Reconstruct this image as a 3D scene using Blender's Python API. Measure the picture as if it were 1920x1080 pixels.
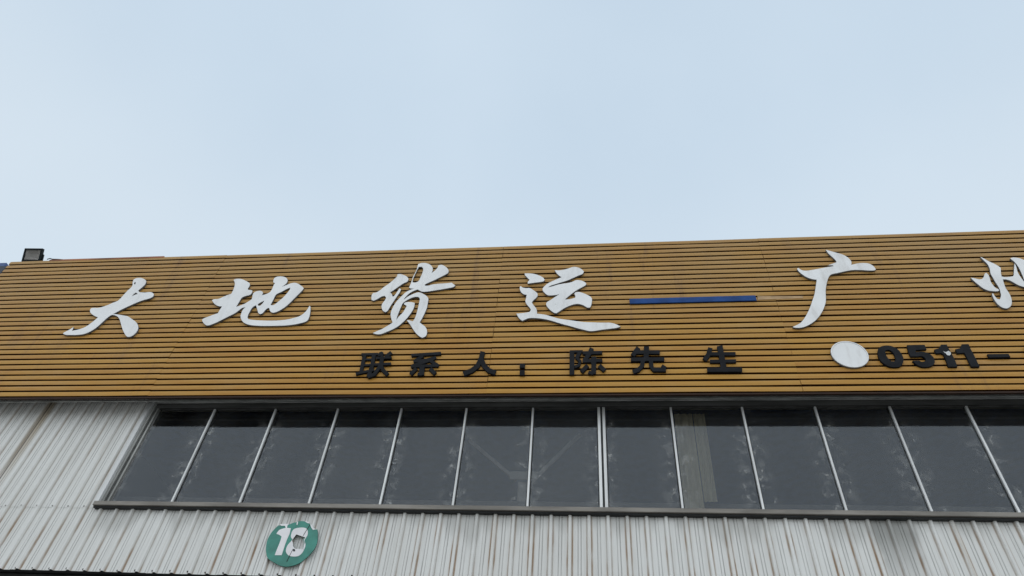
import bpy, bmesh, math, random
from mathutils import Matrix, Vector
random.seed(7)
R = math.radians
for o in list(bpy.data.objects): bpy.data.objects.remove(o)
scene = bpy.context.scene
C = scene.collection

# ---------------------------------------------------------------- camera
cam_d = bpy.data.cameras.new('camera'); cam = bpy.data.objects.new('camera', cam_d); C.objects.link(cam)
cam_d.sensor_width = 36.0; cam_d.lens = 24.35; cam_d.clip_start = 0.05; cam_d.clip_end = 2000
r = Vector((0.992829, 0.09772, 0.06886)); u = Vector((0.024301, -0.728968, 0.684116)); f = Vector((-0.117049, 0.677537, 0.726116))
m = Matrix.Identity(4)
for i in range(3): m[i][0], m[i][1], m[i][2] = r[i], u[i], -f[i]
m[0][3], m[1][3], m[2][3] = 0.0, -6.998, 1.6
cam.matrix_world = m
scene.camera = cam
# ---------------------------------------------------------------- sky (thin even overcast) and weak soft sun
SUN_EL, SUN_AZ = 58, 200          # azimuth: compass-like, sun stands in front of the facade, to the right
world = bpy.data.worlds.new('World'); scene.world = world; world.use_nodes = True
nt = world.node_tree; nt.nodes.clear()
N = nt.nodes.new; Lk = nt.links.new
out = N('ShaderNodeOutputWorld'); bg = N('ShaderNodeBackground'); bg.inputs['Strength'].default_value = 0.1
sky = N('ShaderNodeTexSky'); sky.sky_type = 'NISHITA'; sky.sun_disc = False
sky.sun_elevation = R(SUN_EL); sky.sun_rotation = R(SUN_AZ); sky.air_density = 1.0; sky.dust_density = 4.0; sky.ozone_density = 1.0
tc = N('ShaderNodeTexCoord'); nz = N('ShaderNodeTexNoise'); nz.inputs['Scale'].default_value = 2.2; nz.inputs['Detail'].default_value = 4; nz.inputs['Roughness'].default_value = .45
cr = N('ShaderNodeValToRGB'); cr.color_ramp.elements[0].position = .3; cr.color_ramp.elements[1].position = .72
cr.color_ramp.elements[0].color = (5.75, 7.05, 8.35, 1); cr.color_ramp.elements[1].color = (6.50, 7.75, 8.95, 1)
mx = N('ShaderNodeMix'); mx.data_type = 'RGBA'; mx.inputs[0].default_value = 0.93
Lk(tc.outputs['Generated'], nz.inputs['Vector']); Lk(nz.outputs['Fac'], cr.inputs['Fac'])
Lk(sky.outputs['Color'], mx.inputs[6]); Lk(cr.outputs['Color'], mx.inputs[7])
sx = N('ShaderNodeSeparateXYZ'); Lk(tc.outputs['Generated'], sx.inputs[0])
gr = N('ShaderNodeMapRange'); gr.interpolation_type = 'SMOOTHSTEP'; gr.inputs[1].default_value = .86; gr.inputs[2].default_value = .64; gr.inputs[3].default_value = 0; gr.inputs[4].default_value = .48
Lk(sx.outputs[2], gr.inputs[0])
mx2 = N('ShaderNodeMix'); mx2.data_type = 'RGBA'; mx2.inputs[7].default_value = (7.35, 8.20, 8.90, 1)     # the cloud layer whitens away from the zenith
Lk(gr.outputs[0], mx2.inputs[0]); Lk(mx.outputs[2], mx2.inputs[6]); Lk(mx2.outputs[2], bg.inputs['Color']); Lk(bg.outputs['Background'], out.inputs['Surface'])
sun_d = bpy.data.lights.new('sun', 'SUN'); sun = bpy.data.objects.new('sun', sun_d); C.objects.link(sun)
sun_d.energy = 1.1; sun_d.angle = R(170); sun_d.color = (1.0, 0.95, 0.87)
sd = Vector((math.sin(R(SUN_AZ)) * -math.cos(R(SUN_EL)), math.cos(R(SUN_AZ)) * math.cos(R(SUN_EL)), math.sin(R(SUN_EL))))
sun.rotation_euler = (-sd).to_track_quat('-Z', 'Y').to_euler()
scene.view_settings.view_transform = 'Standard'; scene.view_settings.look = 'None'; scene.view_settings.exposure = 0.0; scene.view_settings.gamma = 1.0
scene.render.engine = 'CYCLES'
scene.cycles.max_bounces = 8; scene.cycles.transparent_max_bounces = 12

# ---------------------------------------------------------------- traced outlines, in metres on the facade (x along it, z up)
DATA = {'white':{'da':[[[(-7.131,9.139),(-7.094,9.171),(-7.024,9.172),(-6.948,9.139),(-6.899,9.093),(-6.879,9.019),(-6.895,8.954),(-6.924,8.883),(-6.908,8.861),(-6.878,8.843),(-6.793,8.832),(-6.735,8.841),(-6.678,8.832),(-6.631,8.795),(-6.613,8.752),(-6.63,8.711),(-6.68,8.684),(-6.757,8.652),(-6.842,8.593),(-6.916,8.533),(-6.984,8.474),(-7.041,8.415),(-7.077,8.376),(-7.03,8.375),(-6.95,8.359),(-6.857,8.337),(-6.808,8.322),(-6.72,8.267),(-6.628,8.206),(-6.569,8.146),(-6.535,8.094),(-6.516,8.03),(-6.522,7.973),(-6.547,7.924),(-6.592,7.906),(-6.637,7.926),(-6.719,8.009),(-6.803,8.113),(-6.87,8.206),(-6.941,8.293),(-7.012,8.341),(-7.083,8.359),(-7.106,8.343),(-7.136,8.285),(-7.158,8.213),(-7.181,8.142),(-7.214,8.072),(-7.263,8.016),(-7.323,7.979),(-7.406,7.964),(-7.506,7.964),(-7.6,7.969),(-7.66,7.993),(-7.66,8.018),(-7.614,8.062),(-7.585,8.1),(-7.569,8.126),(-7.557,8.087),(-7.55,8.048),(-7.511,8.06),(-7.45,8.078),(-7.389,8.115),(-7.353,8.159),(-7.324,8.217),(-7.302,8.269),(-7.286,8.315),(-7.338,8.337),(-7.413,8.379),(-7.471,8.427),(-7.503,8.476),(-7.507,8.51),(-7.472,8.523),(-7.387,8.52),(-7.317,8.545),(-7.254,8.585),(-7.195,8.631),(-7.151,8.658),(-7.13,8.727),(-7.117,8.804),(-7.104,8.882),(-7.083,8.946),(-7.082,9.004),(-7.114,9.071)],[(-7.071,9.029),(-7.082,9.073),(-7.061,9.072),(-7.047,9.028)],[(-6.968,8.75),(-6.961,8.799),(-6.942,8.834),(-6.895,8.804),(-6.938,8.784)]]],
'di':[[[(-5.452,9.064),(-5.425,9.087),(-5.364,9.089),(-5.293,9.065),(-5.215,9.019),(-5.158,8.974),(-5.142,8.917),(-5.147,8.861),(-5.133,8.835),(-5.085,8.828),(-5.058,8.809),(-5.05,8.76),(-5.066,8.719),(-5.119,8.701),(-5.167,8.668),(-5.176,8.614),(-5.181,8.547),(-5.188,8.474),(-5.126,8.505),(-5.078,8.537),(-5.036,8.583),(-5.006,8.622),(-5.01,8.677),(-5.023,8.725),(-5.015,8.773),(-4.984,8.799),(-4.932,8.807),(-4.888,8.782),(-4.871,8.747),(-4.872,8.706),(-4.829,8.725),(-4.788,8.751),(-4.767,8.778),(-4.76,8.847),(-4.763,8.931),(-4.756,8.97),(-4.785,8.981),(-4.804,9.032),(-4.804,9.082),(-4.777,9.11),(-4.719,9.118),(-4.654,9.105),(-4.601,9.067),(-4.573,9.016),(-4.572,8.959),(-4.596,8.911),(-4.62,8.877),(-4.555,8.923),(-4.496,8.956),(-4.438,8.964),(-4.38,8.938),(-4.302,8.879),(-4.265,8.836),(-4.275,8.788),(-4.309,8.708),(-4.349,8.614),(-4.388,8.522),(-4.431,8.445),(-4.48,8.387),(-4.526,8.35),(-4.569,8.334),(-4.613,8.352),(-4.646,8.392),(-4.664,8.432),(-4.684,8.433),(-4.702,8.414),(-4.718,8.375),(-4.731,8.33),(-4.758,8.311),(-4.794,8.332),(-4.83,8.391),(-4.868,8.458),(-4.892,8.498),(-4.917,8.472),(-4.933,8.433),(-4.938,8.368),(-4.939,8.303),(-4.93,8.252),(-4.904,8.219),(-4.819,8.198),(-4.7,8.186),(-4.554,8.178),(-4.413,8.181),(-4.304,8.197),(-4.219,8.226),(-4.152,8.256),(-4.11,8.306),(-4.082,8.369),(-4.072,8.434),(-4.063,8.466),(-4.043,8.433),(-4.019,8.342),(-4.005,8.252),(-4.006,8.176),(-4.032,8.14),(-4.091,8.116),(-4.195,8.088),(-4.33,8.073),(-4.518,8.071),(-4.661,8.075),(-4.779,8.086),(-4.862,8.105),(-4.943,8.144),(-5.003,8.203),(-5.042,8.268),(-5.057,8.333),(-5.061,8.411),(-5.041,8.463),(-5.083,8.444),(-5.116,8.399),(-5.153,8.342),(-5.219,8.285),(-5.292,8.223),(-5.364,8.161),(-5.441,8.113),(-5.486,8.104),(-5.537,8.134),(-5.588,8.186),(-5.612,8.225),(-5.595,8.251),(-5.532,8.288),(-5.469,8.325),(-5.42,8.349),(-5.419,8.421),(-5.41,8.487),(-5.468,8.496),(-5.532,8.531),(-5.579,8.573),(-5.624,8.628),(-5.6,8.648),(-5.531,8.653),(-5.476,8.692),(-5.421,8.731),(-5.371,8.757),(-5.372,8.841),(-5.384,8.925),(-5.407,8.997)],[(-4.87,8.517),(-4.842,8.55),(-4.796,8.589),(-4.802,8.535),(-4.821,8.489),(-4.85,8.49)],[(-4.653,8.719),(-4.586,8.772),(-4.534,8.825),(-4.48,8.858),(-4.476,8.816),(-4.495,8.734),(-4.526,8.647),(-4.569,8.568),(-4.61,8.503),(-4.645,8.491),(-4.667,8.498),(-4.663,8.558),(-4.661,8.638)]]],
'huo':[[[(-2.892,9.087),(-2.853,9.098),(-2.777,9.066),(-2.723,9.022),(-2.7,8.971),(-2.71,8.921),(-2.756,8.89),(-2.813,8.826),(-2.859,8.771),(-2.919,8.701),(-2.89,8.668),(-2.864,8.611),(-2.844,8.634),(-2.819,8.713),(-2.799,8.785),(-2.773,8.768),(-2.774,8.712),(-2.798,8.633),(-2.825,8.539),(-2.851,8.446),(-2.869,8.37),(-2.886,8.317),(-2.91,8.298),(-2.949,8.327),(-2.982,8.389),(-2.993,8.458),(-2.977,8.512),(-2.962,8.559),(-2.961,8.598),(-2.99,8.631),(-3.032,8.617),(-3.079,8.571),(-3.128,8.536),(-3.165,8.55),(-3.178,8.598),(-3.186,8.67),(-3.17,8.701),(-3.132,8.708),(-3.089,8.747),(-3.041,8.818),(-2.985,8.882),(-2.94,8.947),(-2.897,9.02),(-2.886,9.053)]],[[(-2.61,9.308),(-2.567,9.333),(-2.496,9.329),(-2.425,9.291),(-2.38,9.229),(-2.364,9.16),(-2.372,9.101),(-2.338,9.142),(-2.302,9.208),(-2.293,9.268),(-2.242,9.278),(-2.177,9.229),(-2.127,9.158),(-2.123,9.091),(-2.163,9.05),(-2.235,8.994),(-2.307,8.939),(-2.379,8.892),(-2.43,8.853),(-2.431,8.829),(-2.38,8.827),(-2.316,8.849),(-2.227,8.862),(-2.126,8.867),(-2.037,8.876),(-2.01,8.846),(-1.978,8.816),(-2.002,8.781),(-2.077,8.76),(-2.164,8.739),(-2.273,8.718),(-2.382,8.698),(-2.45,8.7),(-2.501,8.734),(-2.525,8.748),(-2.587,8.713),(-2.635,8.667),(-2.677,8.589),(-2.691,8.542),(-2.637,8.611),(-2.577,8.657),(-2.499,8.691),(-2.432,8.66),(-2.368,8.61),(-2.334,8.554),(-2.327,8.461),(-2.326,8.354),(-2.342,8.249),(-2.36,8.16),(-2.38,8.088),(-2.341,8.05),(-2.291,8.006),(-2.256,7.941),(-2.245,7.87),(-2.256,7.821),(-2.299,7.798),(-2.346,7.83),(-2.412,7.902),(-2.47,7.989),(-2.528,8.077),(-2.57,8.129),(-2.55,8.136),(-2.504,8.12),(-2.481,8.112),(-2.463,8.163),(-2.454,8.267),(-2.453,8.388),(-2.454,8.496),(-2.459,8.558),(-2.487,8.591),(-2.543,8.593),(-2.605,8.563),(-2.653,8.518),(-2.689,8.472),(-2.7,8.411),(-2.71,8.32),(-2.72,8.23),(-2.72,8.148),(-2.695,8.214),(-2.654,8.288),(-2.635,8.363),(-2.623,8.416),(-2.668,8.448),(-2.672,8.472),(-2.637,8.494),(-2.57,8.492),(-2.517,8.475),(-2.511,8.405),(-2.519,8.329),(-2.547,8.24),(-2.577,8.166),(-2.618,8.094),(-2.669,8.022),(-2.733,7.966),(-2.809,7.918),(-2.886,7.877),(-2.951,7.878),(-3.004,7.901),(-2.953,7.936),(-2.886,7.977),(-2.832,8.026),(-2.777,8.076),(-2.765,8.098),(-2.793,8.157),(-2.819,8.232),(-2.829,8.308),(-2.822,8.384),(-2.801,8.476),(-2.771,8.553),(-2.73,8.63),(-2.687,8.701),(-2.627,8.748),(-2.58,8.766),(-2.632,8.774),(-2.659,8.796),(-2.652,8.853),(-2.644,8.935),(-2.641,9.019),(-2.627,9.102),(-2.613,9.187),(-2.612,9.265)],[(-2.588,9.246),(-2.541,9.244),(-2.514,9.192),(-2.513,9.115),(-2.525,9.014),(-2.54,8.931),(-2.586,8.9),(-2.628,8.91),(-2.63,8.985),(-2.618,9.085),(-2.601,9.187)]]],
'yun':[[[(-0.988,9.036),(-0.917,9.034),(-0.836,9.015),(-0.765,8.978),(-0.713,8.932),(-0.69,8.887),(-0.71,8.852),(-0.769,8.839),(-0.848,8.828),(-0.926,8.813),(-0.932,8.845),(-0.91,8.896),(-0.942,8.941),(-0.975,8.987)]],[[(-0.554,9.089),(-0.489,9.082),(-0.409,9.098),(-0.34,9.125),(-0.28,9.149),(-0.21,9.131),(-0.161,9.088),(-0.132,9.042),(-0.152,8.991),(-0.211,8.957),(-0.289,8.908),(-0.367,8.86),(-0.445,8.827),(-0.522,8.794),(-0.6,8.761),(-0.638,8.727),(-0.58,8.746),(-0.502,8.779),(-0.425,8.798),(-0.347,8.812),(-0.289,8.836),(-0.24,8.866),(-0.172,8.853),(-0.119,8.815),(-0.099,8.778),(-0.119,8.744),(-0.182,8.696),(-0.249,8.642),(-0.306,8.581),(-0.354,8.528),(-0.396,8.474),(-0.334,8.479),(-0.258,8.504),(-0.254,8.538),(-0.268,8.587),(-0.249,8.614),(-0.201,8.62),(-0.135,8.589),(-0.068,8.539),(-0.031,8.496),(-0.027,8.435),(-0.038,8.354),(-0.053,8.308),(-0.09,8.305),(-0.145,8.351),(-0.211,8.38),(-0.277,8.372),(-0.352,8.337),(-0.417,8.292),(-0.472,8.241),(-0.509,8.209),(-0.537,8.216),(-0.586,8.264),(-0.63,8.325),(-0.653,8.38),(-0.647,8.427),(-0.601,8.467),(-0.545,8.52),(-0.479,8.58),(-0.517,8.568),(-0.575,8.56),(-0.633,8.565),(-0.672,8.601),(-0.708,8.658),(-0.713,8.708),(-0.687,8.757),(-0.65,8.806),(-0.583,8.854),(-0.505,8.902),(-0.451,8.932),(-0.487,8.967),(-0.527,9.028)]],[[(-1.041,8.748),(-1.027,8.769),(-1.001,8.74),(-0.951,8.723),(-0.892,8.721),(-0.841,8.677),(-0.789,8.619),(-0.777,8.569),(-0.795,8.521),(-0.831,8.474),(-0.853,8.434),(-0.827,8.379),(-0.786,8.31),(-0.773,8.243),(-0.772,8.21),(-0.724,8.202),(-0.639,8.18),(-0.545,8.138),(-0.451,8.103),(-0.349,8.081),(-0.248,8.059),(-0.138,8.037),(-0.029,8.028),(0.107,8.018),(0.207,8.015),(0.287,7.982),(0.339,7.94),(0.293,7.919),(0.194,7.903),(0.086,7.887),(-0.004,7.87),(-0.067,7.868),(-0.139,7.892),(-0.23,7.925),(-0.321,7.965),(-0.413,7.999),(-0.505,8.04),(-0.599,8.081),(-0.693,8.109),(-0.787,8.125),(-0.871,8.127),(-0.926,8.103),(-0.962,8.078),(-0.992,8.104),(-1.023,8.151),(-1.055,8.218),(-1.008,8.223),(-0.933,8.234),(-0.877,8.246),(-0.86,8.285),(-0.882,8.333),(-0.923,8.395),(-0.944,8.457),(-0.939,8.519),(-0.933,8.582),(-0.973,8.597),(-1.014,8.64),(-1.036,8.705)]]],
'guang':[[[(3.261,9.365),(3.325,9.329),(3.394,9.29),(3.461,9.25),(3.511,9.185),(3.532,9.122),(3.529,9.069),(3.513,9.032),(3.573,9.05),(3.654,9.064),(3.737,9.052),(3.781,9.015),(3.798,8.962),(3.803,8.923),(3.77,8.904),(3.685,8.907),(3.602,8.919),(3.505,8.923),(3.402,8.902),(3.296,8.872),(3.214,8.85),(3.173,8.817),(3.133,8.743),(3.092,8.645),(3.054,8.532),(3.029,8.42),(2.999,8.311),(2.942,8.189),(2.875,8.084),(2.803,7.996),(2.726,7.931),(2.643,7.882),(2.568,7.862),(2.508,7.87),(2.493,7.885),(2.548,7.913),(2.616,7.963),(2.698,8.074),(2.767,8.194),(2.827,8.316),(2.892,8.457),(2.938,8.585),(2.992,8.748),(2.942,8.759),(2.885,8.795),(2.833,8.856),(2.799,8.926),(2.786,8.979),(2.808,8.999),(2.844,8.95),(2.896,8.936),(2.987,8.95),(3.092,8.975),(3.186,8.997),(3.278,9.014),(3.271,9.028),(3.206,9.034),(3.269,9.063),(3.338,9.095),(3.336,9.131),(3.31,9.203),(3.278,9.277)]]],
'zhou':[[[(4.923,8.715),(4.958,8.704),(5.004,8.681),(5.045,8.685),(5.083,8.721),(5.119,8.783),(5.147,8.804),(5.157,8.769),(5.151,8.706),(5.133,8.632),(5.134,8.559),(5.145,8.51),(5.166,8.485),(5.168,8.467),(5.143,8.447),(5.09,8.449),(5.035,8.465),(4.996,8.503),(4.966,8.565),(4.944,8.627),(4.928,8.677)]],[[(5.2,9.123),(5.234,9.082),(5.268,9.027),(5.318,8.973),(5.347,8.926),(5.359,8.887),(5.326,8.8),(5.303,8.725),(5.337,8.711),(5.393,8.715),(5.444,8.726),(5.47,8.769),(5.527,8.893),(5.566,8.975),(5.561,8.917),(5.532,8.804),(5.525,8.716),(5.527,8.63),(5.528,8.544),(5.516,8.509),(5.483,8.516),(5.443,8.541),(5.408,8.585),(5.375,8.636),(5.332,8.662),(5.294,8.666),(5.274,8.578),(5.261,8.494),(5.262,8.422),(5.254,8.339),(5.231,8.258),(5.195,8.19),(5.146,8.146),(5.112,8.136),(5.075,8.154),(5.049,8.2),(5.039,8.276),(5.045,8.358),(5.059,8.411),(5.074,8.41),(5.072,8.357),(5.079,8.31),(5.104,8.297),(5.148,8.366),(5.175,8.46),(5.185,8.532),(5.184,8.606),(5.188,8.692),(5.193,8.78),(5.221,8.88),(5.23,8.97),(5.213,9.05)]],[[(5.552,9.074),(5.599,9.092),(5.664,9.076),(5.71,9.034),(5.747,8.974),(5.731,8.885),(5.666,8.736),(5.606,8.566),(5.57,8.399),(5.483,8.17),(5.395,8.004),(5.342,7.95),(5.361,8.061),(5.428,8.229),(5.481,8.402),(5.537,8.617),(5.567,8.777),(5.582,8.904),(5.577,9.001)]]]},'black':{'lian':[[[(-3.07,7.501),(-2.843,7.503),(-2.853,7.544),(-3.08,7.542)]],[[(-3.055,7.53),(-3.034,7.227),(-2.986,7.214),(-3.005,7.516)]],[[(-2.928,7.528),(-2.911,7.314),(-2.919,7.142),(-2.866,7.121),(-2.858,7.297),(-2.874,7.514)]],[[(-3.021,7.413),(-2.886,7.415),(-2.894,7.447),(-3.029,7.445)]],[[(-3.009,7.314),(-2.887,7.32),(-2.895,7.351),(-3.018,7.346)]],[[(-3.064,7.169),(-2.832,7.233),(-2.847,7.27),(-3.079,7.206)]],[[(-2.837,7.482),(-2.766,7.509),(-2.787,7.558),(-2.858,7.529)]],[[(-2.839,7.548),(-2.792,7.452),(-2.758,7.469),(-2.804,7.565)]],[[(-2.69,7.571),(-2.753,7.489),(-2.717,7.446),(-2.654,7.527)]],[[(-2.853,7.43),(-2.647,7.438),(-2.657,7.479),(-2.863,7.471)]],[[(-2.858,7.316),(-2.633,7.329),(-2.643,7.371),(-2.87,7.359)]],[[(-2.802,7.483),(-2.797,7.311),(-2.745,7.296),(-2.749,7.467)]],[[(-2.791,7.342),(-2.842,7.194),(-2.916,7.163),(-2.888,7.108),(-2.802,7.15),(-2.746,7.307)]],[[(-2.788,7.311),(-2.73,7.214),(-2.655,7.144),(-2.631,7.19),(-2.697,7.252),(-2.748,7.339)]]],
'xi':[[[(-2.386,7.47),(-1.996,7.498),(-2.006,7.547),(-2.398,7.519)]],[[(-2.249,7.505),(-2.339,7.418),(-2.31,7.374),(-2.219,7.461)]],[[(-2.339,7.364),(-2.175,7.381),(-2.046,7.428),(-2.064,7.475),(-2.19,7.429),(-2.351,7.412)]],[[(-2.088,7.461),(-2.241,7.385),(-2.359,7.334),(-2.337,7.283),(-2.219,7.334),(-2.066,7.409)]],[[(-2.359,7.28),(-1.999,7.29),(-2.007,7.335),(-2.368,7.325)]],[[(-2.127,7.37),(-2.01,7.284),(-1.995,7.329),(-2.112,7.416)]],[[(-2.251,7.32),(-2.233,7.158),(-2.167,7.151),(-2.184,7.313)]],[[(-2.251,7.151),(-2.196,7.145),(-2.2,7.191),(-2.256,7.198)]],[[(-2.305,7.287),(-2.365,7.191),(-2.325,7.149),(-2.266,7.245)]],[[(-2.118,7.237),(-2.038,7.151),(-2.009,7.195),(-2.09,7.282)]]],
'ren':[[[(-1.481,7.552),(-1.49,7.439),(-1.519,7.323),(-1.578,7.258),(-1.674,7.206),(-1.642,7.136),(-1.541,7.191),(-1.466,7.275),(-1.43,7.411),(-1.42,7.531)]],[[(-1.482,7.387),(-1.43,7.275),(-1.353,7.188),(-1.259,7.146),(-1.245,7.221),(-1.327,7.255),(-1.383,7.32),(-1.428,7.42)]]],
'colon':[[[(-0.953,7.332),(-0.951,7.263),(-0.886,7.258),(-0.887,7.327)]],[[(-0.947,7.221),(-0.943,7.14),(-0.882,7.138),(-0.885,7.219)]]],
'chen':[[[(-0.324,7.54),(-0.323,7.138),(-0.265,7.137),(-0.264,7.538)]],[[(-0.323,7.501),(-0.156,7.503),(-0.157,7.542),(-0.324,7.541)]],[[(-0.212,7.533),(-0.254,7.426),(-0.213,7.397),(-0.171,7.504)]],[[(-0.253,7.409),(-0.21,7.349),(-0.221,7.304),(-0.265,7.288),(-0.253,7.242),(-0.194,7.27),(-0.174,7.362),(-0.225,7.442)]],[[(-0.159,7.467),(0.087,7.47),(0.088,7.524),(-0.16,7.521)]],[[(-0.067,7.587),(-0.093,7.504),(-0.155,7.396),(-0.114,7.354),(-0.048,7.467),(-0.018,7.559)]],[[(-0.16,7.332),(0.086,7.339),(0.086,7.394),(-0.161,7.387)]],[[(-0.047,7.431),(-0.058,7.148),(0.001,7.144),(0.014,7.427)]],[[(-0.095,7.153),(-0.034,7.129),(-0.023,7.174),(-0.084,7.199)]],[[(-0.116,7.308),(-0.193,7.205),(-0.157,7.16),(-0.081,7.263)]],[[(0.028,7.26),(0.093,7.175),(0.128,7.22),(0.064,7.307)]]],
'xian':[[[(0.525,7.595),(0.445,7.461),(0.486,7.418),(0.566,7.552)]],[[(0.515,7.465),(0.802,7.46),(0.807,7.523),(0.518,7.528)]],[[(0.616,7.59),(0.596,7.379),(0.658,7.375),(0.68,7.586)]],[[(0.439,7.345),(0.847,7.343),(0.852,7.404),(0.442,7.406)]],[[(0.566,7.384),(0.546,7.279),(0.508,7.233),(0.448,7.207),(0.462,7.144),(0.532,7.176),(0.591,7.251),(0.615,7.371)]],[[(0.661,7.375),(0.656,7.25),(0.697,7.175),(0.852,7.172),(0.858,7.238),(0.713,7.24),(0.706,7.265),(0.712,7.377)]],[[(0.801,7.256),(0.845,7.213),(0.865,7.246),(0.821,7.289)]]],
'sheng':[[[(1.407,7.563),(1.372,7.461),(1.315,7.374),(1.354,7.33),(1.418,7.427),(1.457,7.541)]],[[(1.411,7.422),(1.717,7.42),(1.725,7.475),(1.418,7.477)]],[[(1.516,7.574),(1.512,7.199),(1.579,7.214),(1.585,7.59)]],[[(1.395,7.303),(1.704,7.305),(1.712,7.356),(1.401,7.354)]],[[(1.342,7.161),(1.751,7.158),(1.763,7.228),(1.351,7.231)]]],
'zero':[[[(3.395,7.472),(3.424,7.517),(3.474,7.543),(3.533,7.549),(3.59,7.527),(3.631,7.477),(3.646,7.406),(3.643,7.335),(3.614,7.266),(3.567,7.216),(3.508,7.205),(3.443,7.217),(3.401,7.261),(3.375,7.322),(3.374,7.393)],[(3.474,7.462),(3.512,7.479),(3.539,7.465),(3.558,7.425),(3.56,7.372),(3.55,7.319),(3.523,7.294),(3.493,7.299),(3.474,7.338),(3.465,7.391)]]],
'five':[[[(3.753,7.551),(3.953,7.552),(3.95,7.476),(3.827,7.468),(3.812,7.434),(3.866,7.444),(3.919,7.434),(3.964,7.402),(3.985,7.347),(3.975,7.282),(3.939,7.232),(3.887,7.207),(3.815,7.204),(3.769,7.23),(3.745,7.269),(3.734,7.301),(3.806,7.302),(3.825,7.285),(3.863,7.288),(3.889,7.318),(3.885,7.353),(3.854,7.371),(3.815,7.367),(3.734,7.367),(3.736,7.439)]]],
'one_a':[[[(4.141,7.552),(4.203,7.551),(4.204,7.484),(4.206,7.405),(4.208,7.309),(4.195,7.202),(4.096,7.204),(4.107,7.285),(4.113,7.389),(4.098,7.415),(4.035,7.412),(4.038,7.474),(4.094,7.491)]]],
'one_b':[[[(4.373,7.552),(4.451,7.553),(4.444,7.48),(4.445,7.4),(4.441,7.305),(4.436,7.199),(4.346,7.2),(4.35,7.281),(4.355,7.376),(4.352,7.415),(4.269,7.408),(4.275,7.474),(4.336,7.489)]]],
'dash':[[[(4.597,7.391),(4.829,7.392),(4.829,7.342),(4.597,7.337)]]]},'disc':[(2.842,7.483),(2.875,7.546),(2.945,7.618),(3.043,7.643),(3.129,7.623),(3.202,7.557),(3.249,7.475),(3.264,7.395),(3.25,7.324),(3.207,7.264),(3.145,7.222),(3.067,7.212),(2.992,7.237),(2.929,7.286),(2.878,7.357),(2.849,7.42)],
'drop':[(4.121,7.439),(4.15,7.425),(4.183,7.446),(4.2,7.424),(4.192,7.393),(4.168,7.372),(4.148,7.377),(4.138,7.408)],
'blue':[(0.48,8.47),(2.142,8.483),(2.145,8.385),(0.482,8.376)],
'resid':[(2.174,8.488),(2.752,8.469),(2.749,8.428),(2.167,8.416)],
'plate':[[(-3.638,5.0),(-3.647,5.072),(-3.632,5.145),(-3.603,5.203),(-3.575,5.241),(-3.541,5.238),(-3.51,5.242),(-3.476,5.239),(-3.449,5.256),(-3.407,5.275),(-3.372,5.282),(-3.363,5.291),(-3.307,5.296),(-3.247,5.284),(-3.208,5.26),(-3.183,5.231),(-3.153,5.195),(-3.11,5.2),(-3.094,5.163),(-3.071,5.075),(-3.07,5.004),(-3.097,4.933),(-3.14,4.87),(-3.194,4.815),(-3.261,4.783),(-3.334,4.77),(-3.407,4.78),(-3.489,4.816),(-3.564,4.853),(-3.612,4.922)],[(-3.331,5.135),(-3.278,5.119),(-3.226,5.104),(-3.236,5.072),(-3.215,5.04),(-3.213,5.009),(-3.209,4.969),(-3.264,4.968),(-3.305,4.975),(-3.331,5.006),(-3.338,5.03),(-3.36,5.061),(-3.35,5.094)]],
'one':[(-3.541,5.188),(-3.475,5.21),(-3.418,5.207),(-3.413,5.141),(-3.422,5.068),(-3.424,4.989),(-3.425,4.895),(-3.503,4.893),(-3.499,4.963),(-3.493,5.043),(-3.494,5.107),(-3.529,5.127),(-3.565,5.138),(-3.557,5.163)],
'eight':[(-3.339,5.212),(-3.276,5.217),(-3.231,5.202),(-3.207,5.161),(-3.203,5.121),(-3.217,5.096),(-3.226,5.104),(-3.278,5.119),(-3.331,5.135),(-3.35,5.094),(-3.36,5.061),(-3.338,5.03),(-3.331,5.006),(-3.305,4.975),(-3.264,4.968),(-3.209,4.969),(-3.191,4.962),(-3.203,4.923),(-3.232,4.891),(-3.284,4.882),(-3.342,4.892),(-3.384,4.927),(-3.397,4.965),(-3.392,5.013),(-3.369,5.053),(-3.358,5.079),(-3.378,5.093),(-3.392,5.125),(-3.391,5.174),(-3.375,5.199)],
'waist':[(-3.219,5.096),(-3.207,5.105),(-3.218,5.066),(-3.192,5.021),(-3.189,4.968),(-3.205,4.969),(-3.207,5.009),(-3.208,5.04),(-3.228,5.07)],
'counter':[(-3.319,4.967),(-3.299,4.967),(-3.285,4.948),(-3.297,4.936),(-3.312,4.948)],
'torn':[[(-3.566,5.252),(-3.458,5.259),(-3.468,5.239),(-3.464,5.204),(-3.478,5.207),(-3.495,5.234),(-3.539,5.233)],[(-3.37,5.284),(-3.357,5.284),(-3.354,5.249),(-3.365,5.25)],[(-3.291,5.296),(-3.249,5.288),(-3.214,5.266),(-3.239,5.269)],[(-3.208,5.256),(-3.195,5.256),(-3.159,5.215),(-3.126,5.199),(-3.157,5.191),(-3.184,5.219)]],
'crack':[[(-3.213,5.251),(-3.207,5.248),(-3.245,5.12),(-3.251,5.123)],[(-3.32,4.967),(-3.315,4.964),(-3.343,4.822),(-3.348,4.827)]]}

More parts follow.
